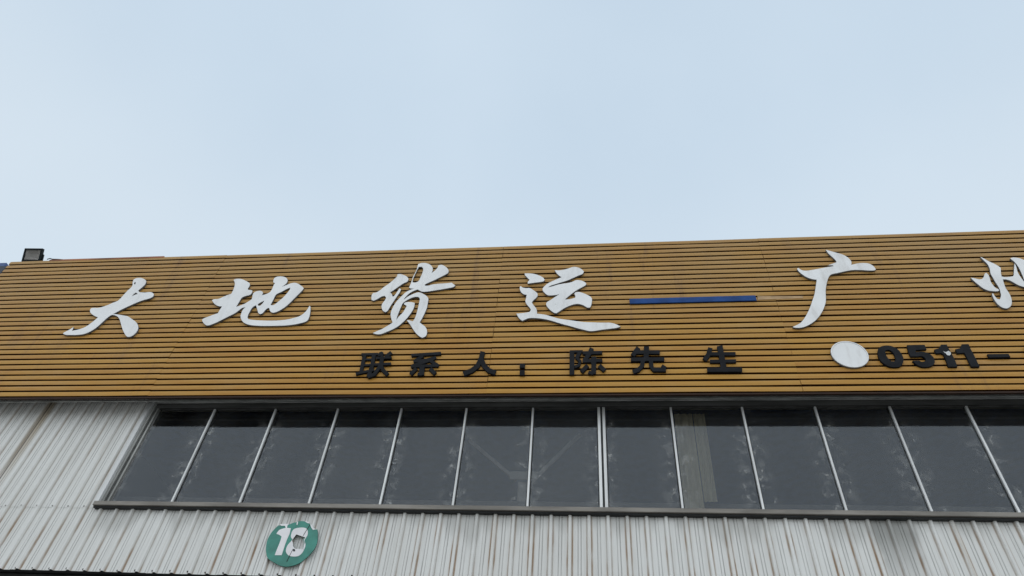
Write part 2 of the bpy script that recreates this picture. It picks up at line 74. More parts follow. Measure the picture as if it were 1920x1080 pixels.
# ---------------------------------------------------------------- materials
class NT:
    def __init__(s, name):
        s.m = bpy.data.materials.new(name); s.m.use_nodes = True; s.t = s.m.node_tree
        s.b = s.t.nodes['Principled BSDF']; s.o = s.t.nodes['Material Output']
        s.geo = s.n('ShaderNodeNewGeometry'); s.pos = s.geo.outputs['Position']
        s.xyz = None
    def n(s, k, **kw):
        x = s.t.nodes.new(k)
        for a, v in kw.items(): setattr(x, a, v)
        return x
    def l(s, a, b): s.t.links.new(a, b)
    def put(s, sock, v):
        if isinstance(v, (int, float)): sock.default_value = v
        elif isinstance(v, (tuple, list)): sock.default_value = tuple(v) + ((1,) if len(v) == 3 and len(sock.default_value) == 4 else ())
        else: s.l(v, sock)
    def math(s, op, a, b=0.0, c=None, clamp=False):
        x = s.n('ShaderNodeMath', operation=op, use_clamp=clamp); s.put(x.inputs[0], a); s.put(x.inputs[1], b)
        if c is not None: s.put(x.inputs[2], c)
        return x.outputs[0]
    def axis(s, k):
        if s.xyz is None: s.xyz = s.n('ShaderNodeSeparateXYZ'); s.l(s.pos, s.xyz.inputs[0])
        return s.xyz.outputs[k]
    def noise(s, scale, stretch=(1, 1, 1), detail=4, rough=.55, off=(0, 0, 0), vec=None):
        mp = s.n('ShaderNodeMapping'); mp.inputs['Scale'].default_value = stretch; mp.inputs['Location'].default_value = off
        s.l(vec or s.pos, mp.inputs['Vector'])
        x = s.n('ShaderNodeTexNoise'); x.inputs['Scale'].default_value = scale; x.inputs['Detail'].default_value = detail; x.inputs['Roughness'].default_value = rough
        s.l(mp.outputs[0], x.inputs['Vector']); return x.outputs['Fac']
    def ramp(s, v, a, b, lo=0., hi=1.):
        x = s.n('ShaderNodeMapRange', interpolation_type='SMOOTHSTEP'); s.put(x.inputs[0], v)
        x.inputs[1].default_value = a; x.inputs[2].default_value = b; x.inputs[3].default_value = lo; x.inputs[4].default_value = hi
        return x.outputs[0]
    def mix(s, fac, a, b, mode='MIX'):
        x = s.n('ShaderNodeMix', data_type='RGBA', blend_type=mode); s.put(x.inputs[0], fac); s.put(x.inputs[6], a); s.put(x.inputs[7], b)
        return x.outputs[2]
    def set(s, col=None, rough=None, metal=None, spec=None):
        if col is not None: s.put(s.b.inputs['Base Color'], col)
        if rough is not None: s.put(s.b.inputs['Roughness'], rough)
        if metal is not None: s.put(s.b.inputs['Metallic'], metal)
        if spec is not None: s.put(s.b.inputs['Specular IOR Level'], spec)
        return s
    def schlick(s, f0):      # thin glass: same reflectance on both faces of the sheet
        d = s.n('ShaderNodeVectorMath', operation='DOT_PRODUCT'); s.l(s.geo.outputs['Incoming'], d.inputs[0]); s.l(s.geo.outputs['Normal'], d.inputs[1])
        c = s.math('SUBTRACT', 1.0, s.math('ABSOLUTE', d.outputs['Value']), clamp=True)
        return s.math('ADD', f0, s.math('MULTIPLY', s.math('POWER', c, 5.0), 1 - f0))
    def bump(s, h, strength=.3, dist=.01):
        x = s.n('ShaderNodeBump'); x.inputs['Strength'].default_value = strength; x.inputs['Distance'].default_value = dist
        s.l(h, x.inputs['Height']); s.l(x.outputs[0], s.b.inputs['Normal'])
RX0, RP = -2.9807, 0.205
M = {}
def simple(key, col, rough=.5, metal=0., var=.25, scale=6, stretch=(1, 1, 1), spec=.5):
    t = NT(key); a = t.noise(scale, stretch)
    c = t.mix(t.ramp(a, .3, .7), tuple(x * (1 - var) for x in col), tuple(min(1, x * (1 + var * .6)) for x in col))
    t.set(c, rough, metal, spec); M[key] = t.m; return t

def m_slat():
    t = NT('ochre_slat'); oi = t.n('ShaderNodeObjectInfo'); rnd = oi.outputs['Random']
    base = t.mix(rnd, (.430, .186, .016), (.505, .246, .028))
    grain = t.noise(9, (.35, 1, 6), 5, .6)
    c = t.mix(t.ramp(grain, .32, .68), base, t.mix(.5, base, (.53, .30, .055)))
    # chalky weathering and dust plus painted-in sky sheen, growing towards the top rows
    chalk_sheen = t.math('MULTIPLY', t.ramp(t.axis(2), 7.1, 9.7, .12, .72), t.ramp(t.noise(.9, (1, 1, 1.6), 4), .25, .7, .55, 1.))
    c = t.mix(chalk_sheen, c, (.365, .232, .098))
    # run-off streaks
    st = t.math('MULTIPLY', t.ramp(t.noise(4.2, (1, 1, .09), 5, .68), .55, .74), t.ramp(t.noise(.7, (1, 1, .6), 3, .55, (3, 0, 7)), .40, .62))
    c = t.mix(t.math('MULTIPLY', st, .60), c, (.17, .095, .060))
    pan = t.math('FLOOR', t.math('MULTIPLY', t.axis(2), 1 / .095)); cb = t.n('ShaderNodeCombineXYZ'); t.l(pan, cb.inputs[2]); t.l(t.math('MULTIPLY', t.axis(0), .8), cb.inputs[0])
    fade = t.noise(.9, (1, 1, .7), 3, .6, vec=cb.outputs[0])
    c = t.mix(t.ramp(fade, .45, .75, 0, .45), c, (.47, .30, .12))
    c = t.mix(t.ramp(fade, .48, .22, 0, .4), c, (.30, .135, .030))
    blot = t.ramp(t.noise(2.3, (.6, 1, 1.2), 6, .6, (9, 1, 4)), .62, .8)
    c = t.mix(t.math('MULTIPLY', blot, .3), c, (.34, .17, .085))
    spk = t.ramp(t.noise(46, (1, 1, 1), 2, .5), .74, .8)
    c = t.mix(t.math('MULTIPLY', spk, .55), c, (.13, .085, .05))
    t.set(c, .52, spec=.35); t.bump(grain, .15, .004); M['slat'] = t.m
m_slat()
simple('slat_edge_shade', (.055, .018, .0012), .95, spec=.03)  # groove shade put into the colour; the slat edges themselves are ochre
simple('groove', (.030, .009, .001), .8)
simple('rust_cap', (.33, .125, .055), .7, var=.5, scale=4, stretch=(.5, 1, 3))
simple('grey_cap', (.46, .36, .20), .6, var=.3, scale=3)
def m_clad():
    t = NT('white_cladding')
    k = t.math('ADD', t.math('DIVIDE', t.math('SUBTRACT', t.axis(0), RX0), RP), .5)
    uu = t.math('ABSOLUTE', t.math('SUBTRACT', t.math('FRACT', k), .5)); idx = t.math('FLOOR', k)
    cb = t.n('ShaderNodeCombineXYZ'); t.l(idx, cb.inputs[0]); t.l(t.math('MULTIPLY', t.axis(2), .55), cb.inputs[2])
    perrib = t.noise(1.7, (1, 1, 1), 3, .6, vec=cb.outputs[0])
    c = t.mix(t.ramp(t.noise(1.1, (1, 1, .5), 4), .3, .7), (.720, .710, .680), (.790, .783, .758))
    streak = t.ramp(t.noise(26, (1, 1, .035), 4, .6), .45, .75)
    c = t.mix(t.math('MULTIPLY', streak, .22), c, (.40, .39, .36))
    fine = t.ramp(t.noise(75, (1, 1, .02), 2, .5), .5, .75)
    c = t.mix(t.math('MULTIPLY', fine, .14), c, (.34, .33, .31))
    # narrow darker lines in the two stiffening grooves and in the corner at the foot of each rib
    gr = t.math('MULTIPLY', t.ramp(uu, .385, .405), t.ramp(uu, .455, .435))
    c = t.mix(t.math('MULTIPLY', gr, t.ramp(perrib, .3, .6, .15, .50)), c, (.24, .235, .22))
    ft = t.math('MULTIPLY', t.ramp(uu, .098, .122), t.ramp(uu, .160, .135))
    c = t.mix(t.math('MULTIPLY', ft, .40), c, (.22, .195, .15))
    # rust that creeps along the feet of the ribs, heavier towards the cut lower edge
    foot = t.math('MULTIPLY', t.ramp(uu, .07, .105), t.ramp(uu, .20, .145))
    low = t.ramp(t.axis(2), 5.6, 5.0, .40, 1.)
    rust = t.math('MULTIPLY', t.math('MULTIPLY', foot, low), t.ramp(perrib, .34, .54))
    rust = t.math('MULTIPLY', rust, t.ramp(t.noise(9, (1, 1, .22), 4), .36, .62, .10, 1.))
    c = t.mix(t.math('MULTIPLY', rust, .85), c, (.30, .175, .085))
    crest = t.math('MULTIPLY', t.ramp(uu, .07, .04), t.ramp(perrib, .5, .7))
    c = t.mix(t.math('MULTIPLY', crest, .35), c, (.42, .34, .24))
    # grime carried down from the sill: long tongues of uneven length, one wide grey tongue at the right
    tong = t.noise(2.6, (1, 1, .02), 5, .65, (2, 0, 0))
    edge = t.math('SUBTRACT', 5.44, t.math('MULTIPLY', t.ramp(tong, .30, .72), .42))
    grime = t.ramp(t.math('SUBTRACT', t.axis(2), edge), -.06, .16)
    grime = t.math('MULTIPLY', t.math('MULTIPLY', grime, t.ramp(t.axis(2), 5.47, 5.44)), t.ramp(t.axis(0), -5.98, -5.7))
    c = t.mix(t.math('MULTIPLY', grime, .34), c, (.25, .245, .22))
    xs = t.math('ADD', t.axis(0), t.math('MULTIPLY', t.math('SUBTRACT', t.noise(1.5, (1, 1, 1), 3), .5), .35))
    big = t.math('MULTIPLY', t.ramp(xs, 2.72, 2.80), t.ramp(xs, 3.28, 3.02))
    big = t.math('MULTIPLY', big, t.ramp(t.axis(2), 4.75, 5.3, .3, 1.))
    big = t.math('MULTIPLY', big, t.ramp(t.axis(2), 5.50, 5.45))
    c = t.mix(t.math('MULTIPLY', big, .62), c, (.20, .20, .185))
    # old ochre run at a leaking lap on the tall left sheets
    leak = t.math('MULTIPLY', t.ramp(t.math('ABSOLUTE', t.math('ADD', t.axis(0), 7.42)), .10, .01), t.ramp(t.axis(2), 5.2, 6.9))
    c = t.mix(t.math('MULTIPLY', leak, .65), c, (.30, .20, .08))
    lap = t.ramp(t.math('ABSOLUTE', t.math('ADD', t.axis(0), 7.445)), .012, .006)
    c = t.mix(t.math('MULTIPLY', lap, .8), c, (.07, .06, .045))
    t.set(c, .42, spec=.4); M['clad'] = t.m
m_clad()
simple('screw', (.05, .042, .035), .6, .3)
simple('alu', (.74, .74, .73), .42, .25, var=.22, scale=5, stretch=(1, 1, .15))
simple('alu_dull', (.36, .36, .34), .5, .3, var=.3, scale=5, stretch=(1, 1, .2))
simple('frame_dark', (.16, .16, .155), .5, .2, var=.4, scale=3, stretch=(.4, 1, 4))
simple('gasket', (.020, .021, .022), .7)
simple('sill_steel', (.235, .215, .19), .5, .35, var=.3, scale=3, stretch=(.6, 1, 3))
simple('flashing', (.68, .68, .66), .6, .2, var=.4, scale=4, stretch=(.5, 1, 4))
simple('dark_steel', (.060, .058, .055), .6, .2, var=.4)
simple('inside', (.045, .045, .047), .9)
simple('inside_steel', (.15, .15, .147), .7)
simple('curtain', (.43, .40, .29), .9, var=.12, scale=5, stretch=(3, 1, .3))
simple('concrete', (.34, .33, .31), .9, scale=.6)
simple('shutter', (.30, .31, .32), .5, .3)
def m_glass():
    t = NT('dusty_glass'); t.t.nodes.remove(t.b)
    tr = t.n('ShaderNodeBsdfTransparent'); tr.inputs[0].default_value = (.84, .84, .83, 1)
    gl = t.n('ShaderNodeBsdfGlossy'); gl.inputs['Roughness'].default_value = .05; gl.inputs['Color'].default_value = (.84, .91, 1, 1)
    fr = t.schlick(.045)
    mixs = t.n('ShaderNodeMixShader'); t.l(fr, mixs.inputs[0]); t.l(tr.outputs[0], mixs.inputs[1]); t.l(gl.outputs[0], mixs.inputs[2])
    # dust: a thin even veil plus dried splashes gathered along the mullions
    p = t.math('FRACT', t.math('ADD', t.math('DIVIDE', t.math('ADD', t.axis(0), 5.009), .8439), 10.0))
    near = t.math('MAXIMUM', t.ramp(p, .30, .06), t.ramp(p, .68, .94))
    near = t.math('MULTIPLY', near, t.ramp(t.axis(2), 6.75, 6.55, .15, 1.))
    spl = t.ramp(t.noise(9, (1, 1, 1), 5, .65), .46, .64)
    spot = t.ramp(t.noise(24, (1, 1, .7), 3, .5), .56, .68)
    oi = t.n('ShaderNodeObjectInfo')
    film = t.math('MULTIPLY', t.math('ADD', t.ramp(t.noise(1.6, (1, 1, .5), 4), .25, .75), oi.outputs['Random']), .017)
    d = t.math('ADD', film, t.math('MULTIPLY', near, t.math('ADD', t.math('MULTIPLY', spl, .075), t.math('MULTIPLY', t.math('MULTIPLY', spot, spl), .26))))
    df = t.n('ShaderNodeBsdfDiffuse'); df.inputs[0].default_value = (.62, .62, .60, 1)
    m2 = t.n('ShaderNodeMixShader'); t.l(d, m2.inputs[0]); t.l(mixs.outputs[0], m2.inputs[1]); t.l(df.outputs[0], m2.inputs[2])
    t.l(m2.outputs[0], t.o.inputs['Surface']); M['glass'] = t.m
m_glass()
def m_letter():
    t = NT('white_letter_face')
    c = t.mix(t.ramp(t.noise(2.2, (1, 1, 1), 4), .3, .7), (.80, .80, .80), (.88, .88, .88))
    dirt = t.math('MULTIPLY', t.ramp(t.noise(4.5, (1, 1, .22), 5, .68), .50, .76), .42)
    c = t.mix(dirt, c, (.42, .38, .34))
    spk = t.ramp(t.noise(30, (1, 1, 1), 2), .72, .78)
    c = t.mix(t.math('MULTIPLY', spk, .4), c, (.30, .25, .22)); t.set(c, .35, spec=.4); M['white'] = t.m
m_letter()
simple('letter_side', (.13, .125, .12), .6)
simple('black_letter', (.011, .012, .015), .6, var=.35, scale=8, spec=.12)
simple('blue_bar', (.018, .066, .225), .55, var=.25, scale=5, spec=.15)
simple('residue', (.47, .31, .17), .8, var=.3, scale=10, stretch=(.5, 1, 2))
simple('dropping', (.75, .75, .74), .7)
simple('plate_green', (.048, .250, .195), .42, var=.22, scale=7)
simple('plate_white', (.84, .82, .83), .5, var=.08)
simple('lamp_black', (.008, .012, .014), .5, spec=.15)
simple('lamp_reflector', (.30, .28, .26), .6, .0, var=.15)
simple('roof_blue', (.020, .065, .21), .5)
simple('board_navy', (.012, .022, .045), .55)
def m_lampglass():
    t = NT('lamp_glass'); t.t.nodes.remove(t.b)
    tr = t.n('ShaderNodeBsdfTransparent'); gl = t.n('ShaderNodeBsdfGlossy'); gl.inputs['Roughness'].default_value = .05
    fr = t.schlick(.04); mixs = t.n('ShaderNodeMixShader')
    t.l(fr, mixs.inputs[0]); t.l(tr.outputs[0], mixs.inputs[1]); t.l(gl.outputs[0], mixs.inputs[2]); t.l(mixs.outputs[0], t.o.inputs['Surface']); M['lamp_glass'] = t.m
m_lampglass()

# ---------------------------------------------------------------- helpers
def tag(o, label=None, cat=None, group=None, kind=None):
    if label: o['label'] = label
    if cat: o['category'] = cat
    if group: o['group'] = group
    if kind: o['kind'] = kind
    return o
def empty(name, loc):
    o = bpy.data.objects.new(name, None); C.objects.link(o); o.location = loc; return o
bpy_ident = Matrix.Identity(4)
def link(name, me, parent=None, loc=None, mats=()):
    """mesh data is in world space unless loc is given; children keep world placement"""
    for k in mats:
        if M[k].name not in me.materials: me.materials.append(M[k])
    o = bpy.data.objects.new(name, me); C.objects.link(o)
    if parent is not None:
        o.parent = parent
    want = Vector(loc) if loc is not None else Vector((0, 0, 0))
    o.location = want - wloc(parent) if parent is not None else want
    return o
def wloc(o):
    v = Vector((0, 0, 0))
    while o is not None: v += o.location; o = o.parent
    return v
def boxes(name, lst, bevel=0.0):
    bm = bmesh.new()
    for (x0, x1, y0, y1, z0, z1) in lst:
        vs = [bm.verts.new(p) for p in ((x0,y0,z0),(x1,y0,z0),(x1,y1,z0),(x0,y1,z0),(x0,y0,z1),(x1,y0,z1),(x1,y1,z1),(x0,y1,z1))]
        for q in ((0,3,2,1),(4,5,6,7),(0,1,5,4),(1,2,6,5),(2,3,7,6),(3,0,4,7)): bm.faces.new([vs[i] for i in q])
    if bevel: bmesh.ops.bevel(bm, geom=bm.edges[:], offset=bevel, segments=1, affect='EDGES')
    me = bpy.data.meshes.new(name); bm.to_mesh(me); bm.free(); return me
def part(name, lst, mat, parent, bevel=0.0, label=None):
    o = link(name, boxes(name, lst, bevel), parent, mats=(mat,))
    if label: o['label'] = label
    return o
def smooth(pts, n=3, corner=52):
    out = []; k = len(pts); P = [Vector(p) for p in pts]
    def sharp(i):
        a = P[i] - P[i-1]; b = P[(i+1) % k] - P[i]
        return a.length < 1e-6 or b.length < 1e-6 or abs(math.degrees(a.angle(b))) > corner
    T = [Vector((0, 0)) if sharp(i) else (P[(i+1) % k] - P[i-1]) * .5 for i in range(k)]
    for i in range(k):
        j = (i + 1) % k; L = (P[j] - P[i]).length
        a, b = T[i].copy(), T[j].copy()
        if a.length > 1e-9: a = a.normalized() * min(a.length, L)
        if b.length > 1e-9: b = b.normalized() * min(b.length, L)
        if a.length < 1e-9 and b.length < 1e-9: out.append(P[i]); continue
        if a.length < 1e-9: a = (P[j] - P[i]) * .9
        if b.length < 1e-9: b = (P[j] - P[i]) * .9
        for s in range(n):
            t = s / n; t2 = t*t; t3 = t2*t
            out.append(P[i]*(2*t3-3*t2+1) + a*(t3-2*t2+t) + P[j]*(-2*t3+3*t2) + b*(t3-t2))
    return [(v.x, v.y) for v in out]
def slab(groups, yfront, thick, bevel=.002, sm=True, step=0.0):
    """groups: list of [outer, hole, ...] outlines in (x, z); extruded slabs standing on the facade, face at yfront"""
    bm = bmesh.new()
    for gi, g in enumerate(groups):
        cu = bpy.data.curves.new('outline', 'CURVE'); cu.dimensions = '2D'; cu.fill_mode = 'BOTH'
        cu.extrude = thick/2 - bevel; cu.bevel_depth = bevel; cu.bevel_resolution = 0; cu.offset = -bevel
        for c in g:
            pts = smooth(c) if sm else c
            sp = cu.splines.new('POLY'); sp.points.add(len(pts) - 1)
            for q, (a, b) in zip(sp.points, pts): q.co = (a, b, 0, 1)
            sp.use_cyclic_u = True
        ob = bpy.data.objects.new('outline', cu); C.objects.link(ob)
        bpy.context.view_layer.update()
        dg = bpy.context.evaluated_depsgraph_get()
        me = bpy.data.meshes.new_from_object(ob.evaluated_get(dg))
        off = gi * step
        me.transform(Matrix(((1,0,0,0),(0,0,-1,yfront + thick/2 - off),(0,1,0,0),(0,0,0,1))))
        bm.from_mesh(me); bpy.data.objects.remove(ob); bpy.data.meshes.remove(me); bpy.data.curves.remove(cu)
    bmesh.ops.remove_doubles(bm, verts=bm.verts[:], dist=1e-5)
    bmesh.ops.recalc_face_normals(bm, faces=bm.faces[:])
    for fc in bm.faces: fc.material_index = 0 if abs(fc.normal.y) > .45 else 1; fc.smooth = False
    me = bpy.data.meshes.new('slab'); bm.to_mesh(me); bm.free(); return me
def wavy_profile(prof, x0, x1, name, seg=10, amp=.0022):
    bm = bmesh.new(); n = len(prof); ph = [random.uniform(0, 6.3) for _ in range(4)]
    rings = []
    for k in range(seg + 1):
        t = k / seg; x = x0 + (x1 - x0) * t
        dz = amp * (math.sin(t * 6.3 + ph[0]) * .6 + math.sin(t * 13 + ph[1]) * .35); dy = amp * .8 * math.sin(t * 8 + ph[2])
        rings.append([bm.verts.new((x, y + dy, z + dz)) for y, z in prof])
    for a, b in zip(rings[:-1], rings[1:]):
        for i in range(n): bm.faces.new((a[i], a[(i+1) % n], b[(i+1) % n], b[i]))
    bm.faces.new(rings[0][::-1]); bm.faces.new(rings[-1])
    bmesh.ops.recalc_face_normals(bm, faces=bm.faces[:])
    me = bpy.data.meshes.new(name); bm.to_mesh(me); bm.free(); return me
def extrude_profile(prof, x0, x1, name, closed=True):
    bm = bmesh.new()
    a = [bm.verts.new((x0, y, z)) for y, z in prof]; b = [bm.verts.new((x1, y, z)) for y, z in prof]
    n = len(prof)
    for i in range(n if closed else n - 1):
        j = (i + 1) % n; bm.faces.new((a[i], a[j], b[j], b[i]))
    if closed: bm.faces.new(a[::-1]); bm.faces.new(b)
    bmesh.ops.recalc_face_normals(bm, faces=bm.faces[:])
    me = bpy.data.meshes.new(name); bm.to_mesh(me); bm.free(); return me

# ---------------------------------------------------------------- ground
gm = boxes('ground', [(-900, 900, -900, 900, -1, 0)]); tag(link('ground', gm, mats=('concrete',)), 'grey concrete yard in front of the warehouse', 'ground', kind='structure')

# ---------------------------------------------------------------- warehouse
XL, XR = -9.95, 9.9
wh = empty('warehouse', (0, 0, 0))
tag(wh, 'warehouse front of white ribbed metal cladding with a long ribbon window', 'warehouse')
# cladding sheets: four ribs each, real ribs and stiffening beads
def sheet(z0, z1, k0, nr, y0, xmax=None):
    prof = []
    for k in range(nr):
        c = RX0 + RP * (k0 + k)
        prof += [(c - RP/2, 0), (c - RP/2 + .010, 0), (c - RP/2 + .0135, .005), (c - RP/2 + .017, .005), (c - RP/2 + .0205, 0),
                 (c - .026, 0), (c - .012, -.030), (c + .012, -.030), (c + .026, 0),
                 (c + RP/2 - .0205, 0), (c + RP/2 - .017, .005), (c + RP/2 - .0135, .005), (c + RP/2 - .010, 0)]
    prof.append((RX0 + RP * (k0 + nr - 1) + RP/2 + .004, 0))
    if xmax is not None and prof[-1][0] > xmax:
        keep = [q for q in prof if q[0] < xmax]; prof = keep + [(xmax, keep[-1][1])]
    bm = bmesh.new(); T = .0016
    def row(z, dy): return [bm.verts.new((x, y0 + y + dy, z)) for x, y in prof]
    a, b, c2, d2 = row(z0, 0), row(z1, 0), row(z0, T), row(z1, T)
    for i in range(len(prof) - 1):
        bm.faces.new((a[i], a[i+1], b[i+1], b[i])); bm.faces.new((c2[i+1], c2[i], d2[i], d2[i+1])); bm.faces.new((a[i+1], a[i], c2[i], c2[i+1]))
    me = bpy.data.meshes.new('cladding_sheet'); bm.to_mesh(me); bm.free(); return me
KL = math.floor((XL - RX0) / RP) + 1
k = KL; i = 0
while RX0 + RP * k < XR:
    link('cladding_sheet', sheet(4.688 + random.uniform(-.004, .004), 5.475, k, 4, -.001 * (i % 2)), wh, mats=('clad',)); k += 4; i += 1
k = KL; i = 0
KW = math.floor((-5.97 - RX0) / RP)
while k < KW + 1:
    n = min(4, KW + 1 - k)
    link('cladding_sheet', sheet(5.445, 7.068 + random.uniform(-.006, .006), k, n, -.004 - .001 * (i % 2), -5.968), wh, mats=('clad',)); k += 4; i += 1
# fixing screws (a few pixels each): one part for all
bm = bmesh.new()
def screw(x, y, z):
    g = bmesh.ops.create_cone(bm, cap_ends=True, segments=8, radius1=.0105, radius2=.007, depth=.012, matrix=Matrix.Translation((x, y, z)) @ Matrix.Rotation(R(90), 4, 'X'))
for k in range(KL, 62):
    c = RX0 + RP * k
    screw(c - .036, -.004, 4.708 + random.uniform(-.006, .006))
    if c < -6.0: screw(c - .036, -.009, 5.462 + random.uniform(-.004, .004)); screw(c - .036, -.009, 7.045)
me = bpy.data.meshes.new('screws'); bm.to_mesh(me); bm.free()
tag(link('fixing_screws', me, wh, mats=('screw',)), kind='stuff')
# structure behind the cladding
part('backing_wall', [(XL, XR, .02, .20, 4.72, 5.44)], 'inside', wh)
part('backing_wall', [(XL, -5.97, .02, .20, 5.4402, 7.0)], 'inside', wh)
part('upper_wall', [(XL, XR, .03, .20, 7.09, 9.5)], 'dark_steel', wh, label='dark steel wall hidden behind the signboard')
part('side_wall', [(XL, XL + .12, .201, 9.0, 0, 9.5)], 'inside', wh)
part('side_wall', [(XR - .12, XR, .201, 9.0, 0, 9.5)], 'inside', wh)
part('back_wall', [(XL, XR, 9.001, 9.2, 0, 9.5)], 'inside', wh)
part('roof', [(XL, XR, .02, 9.2, 9.503, 9.58)], 'roof_blue', wh)
part('lintel', [(XL, XR, .13, .40, 4.25, 4.7)], 'dark_steel', wh, label='dark steel lintel under the cut edge of the cladding')
# loading bays below the cladding, beneath the picture
bays = [XL + .1, -5.0, 0.0, 5.0, XR - .1]
for a in bays: part('pillar', [(a - .22, a + .22, .14, .45, 0, 4.249)], 'shutter', wh)
for a, b in zip(bays[:-1], bays[1:]):
    prof = []
    z = 0.0
    while z < 4.2: prof += [(.30, z), (.275, z + .03), (.30, z + .06), (.31, z + .07)]; z += .08
    prof = prof + [(.34, z), (.34, 0)]
    link('roller_shutter', extrude_profile(prof, a + .225, b - .225, 'roller_shutter'), wh, mats=('shutter',))
# head flashing above the glass: stepped strips
part('head_flashing', [(-5.95, XR - .2, .012, .06, 7.045, 7.088)], 'flashing', wh)
part('head_flashing', [(-5.95, XR - .2, -.012, .06, 6.992, 7.036)], 'flashing', wh)
part('head_flashing', [(2.2, 2.95, -.008, .028, 7.09, 7.17)], 'flashing', wh, label='loose scrap of grey flashing under the signboard')
# ---- ribbon window
WX0, WX1, WZ0, WZ1 = -5.79, 9.35, 5.50, 6.90
win = part('window', [(-5.885, WX1 + .1, -.004, .07, 6.90, 6.984), (-5.885, -5.79, .012, .07, 5.497, 6.8995), (WX1, WX1 + .1, .012, .07, 5.497, 6.8995), (-5.885, WX1 + .1, .03, .07, 5.44, 5.4965)], 'frame_dark', wh, label='dark frame of the ribbon window')
part('frame_bead', [(-5.79, WX1, -.012, .02, 6.884, 6.8995)], 'dark_steel', win)
part('jamb_trim', [(-5.962, -5.905, -.062, .02, 5.497, 7.03)], 'alu', win, .004)
part('jamb_trim', [(-5.9045, -5.872, -.020, .011, 5.497, 6.99)], 'alu_dull', win, .003)
part('jamb_trim', [(-5.835, -5.815, -.008, .0115, 5.497, 6.8995)], 'alu_dull', win)
part('sill', [(-5.935, WX1 + .15, -.085, .029, 5.443, 5.496)], 'sill_steel', win, .004)
part('drip_lip_shade', [(-5.93, WX1 + .14, -.060, .029, 5.427, 5.4425)], 'gasket', win)  # near-black lip: the shadow line under the sill is put into its colour
mull_x = [-5.009 + .84393 * i for i in range(17)]
def mull(x, w, y0, mat): return part('mullion', [(x - w/2, x + w/2, y0, .045, 5.4965, 6.8835)], mat, win, .003)
for i, x in enumerate(mull_x):
    if i == 6:
        mull(x - .029, .034, -.022, 'alu'); mull(x + .029, .034, -.022, 'alu')
        part('gasket', [(x - .0125, x + .0125, -.01, .044, 5.4965, 6.8835)], 'gasket', win)
        e = .052
    else:
        mull(x, .024, -.016, 'alu'); e = .0165
    part('glazing_strip', [(x - e - .006, x - e + .002, .010, .044, 5.4965, 6.8835)], 'gasket', win)
    part('glazing_strip', [(x + e - .002, x + e + .008, .010, .044, 5.4965, 6.8835)], 'gasket', win)
edges = [WX0] + mull_x + [WX1]
for i in range(len(edges) - 1):
    a, b = edges[i] + (.002 if i == 0 else .01), edges[i+1] - .01
    pm = boxes('pane', [(0, b - a, 0, .005, 0, 1.40)])
    o = link('pane', pm, win, (a, .014, 5.495), mats=('glass',))
    o.rotation_euler = (R(random.uniform(-.25, .25)), 0, R(random.uniform(-.25, .25)))
# ---- seen faintly behind the panes
cu = empty('curtain', (1.14, .15, 5.66)); tag(cu, 'pale vertical curtain strips hanging behind the window, right of the double mullion', 'curtain')
for x0, x1, z0 in ((.935, 1.150, 5.56), (1.160, 1.300, 5.69)):
    prof = [(.12 + .010 * math.sin(t * 2.4), x0 + (x1 - x0) * t / 8) for t in range(9)]
    bm = bmesh.new(); a = [bm.verts.new((x, y, z0)) for y, x in prof]; b = [bm.verts.new((x + .012, y, 6.88)) for y, x in prof]
    for q in range(8): bm.faces.new((a[q], a[q+1], b[q+1], b[q]))
    bmesh.ops.solidify(bm, geom=bm.faces[:], thickness=.004)
    me = bpy.data.meshes.new('strip'); bm.to_mesh(me); bm.free(); link('strip', me, cu, mats=('curtain',))
def bar(p, q, w, d):
    p, q = Vector(p), Vector(q); L = (q - p).length
    me = boxes('bar', [(-w/2, w/2, -d/2, d/2, 0, L)]); rot = Vector((0, 0, 1)).rotation_difference(q - p).to_matrix().to_4x4()
    me.transform(Matrix.Translation(p) @ rot); return me
br = empty('steel_brace', (-.9, .5, 5.2)); tag(br, 'grey steel cross brace with gusset plate behind the panes left of the double mullion', 'brace')
link('diagonal', bar((-1.66, .5, 6.75), (-1.0, .5, 6.17), .045, .03), br, mats=('inside_steel',))
link('diagonal', bar((-.22, .5, 6.84), (-.80, .5, 6.17), .045, .03), br, mats=('inside_steel',))
link('gusset', boxes('gusset', [(-1.08, -.74, .46, .475, 6.16, 6.27)]), br, mats=('inside_steel',))
link('post', boxes('post', [(-.98, -.82, .53, .69, 0, 6.16)]), br, mats=('inside_steel',))
part('girt', [(XL + .13, XR - .13, .21, .27, 5.60, 5.72)], 'inside', wh)

# ---------------------------------------------------------------- signboard
SB, SP, YF = 6.869, .095, -.3103
sign = empty('signboard', (0, YF, SB))
tag(sign, 'long ochre slatted signboard with raised white and black lettering above the window', 'signboard')
SX0, SX1 = -9.63, 10.1
cuts = [SX0, -5.82, -1.345, 2.40, 6.25, SX1]
for pi in range(5):
    x0, x1 = cuts[pi], cuts[pi+1]; Lh = x1 - x0 - .003
    H = .0755
    prof = [(.022, 0), (.004, 0), (0, .004), (-.0025, H*.5), (0, H - .005), (.005, H), (.022, H)]
    mes = [wavy_profile(prof, 0, Lh, 'slat') for _ in range(6)]
    top = wavy_profile([(y, z * .93) for y, z in prof], 0, Lh, 'slat', amp=.001)
    for me in mes + [top]:
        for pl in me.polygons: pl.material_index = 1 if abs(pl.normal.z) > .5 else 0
    dz = random.uniform(-.0035, .0035); tilt = random.uniform(-.0006, .0006)
    for j in range(30):
        o = link('slat', top if j == 29 else mes[j % 6], sign, (x0 + .0015 + random.uniform(-.003, .003), YF + random.uniform(-.0015, .0015), SB + SP * j + .0095 + dz + random.uniform(-.0012, .0012)), mats=('slat', 'slat_edge_shade'))
        o.rotation_euler = (0, tilt + random.uniform(-.0003, .0003), 0)
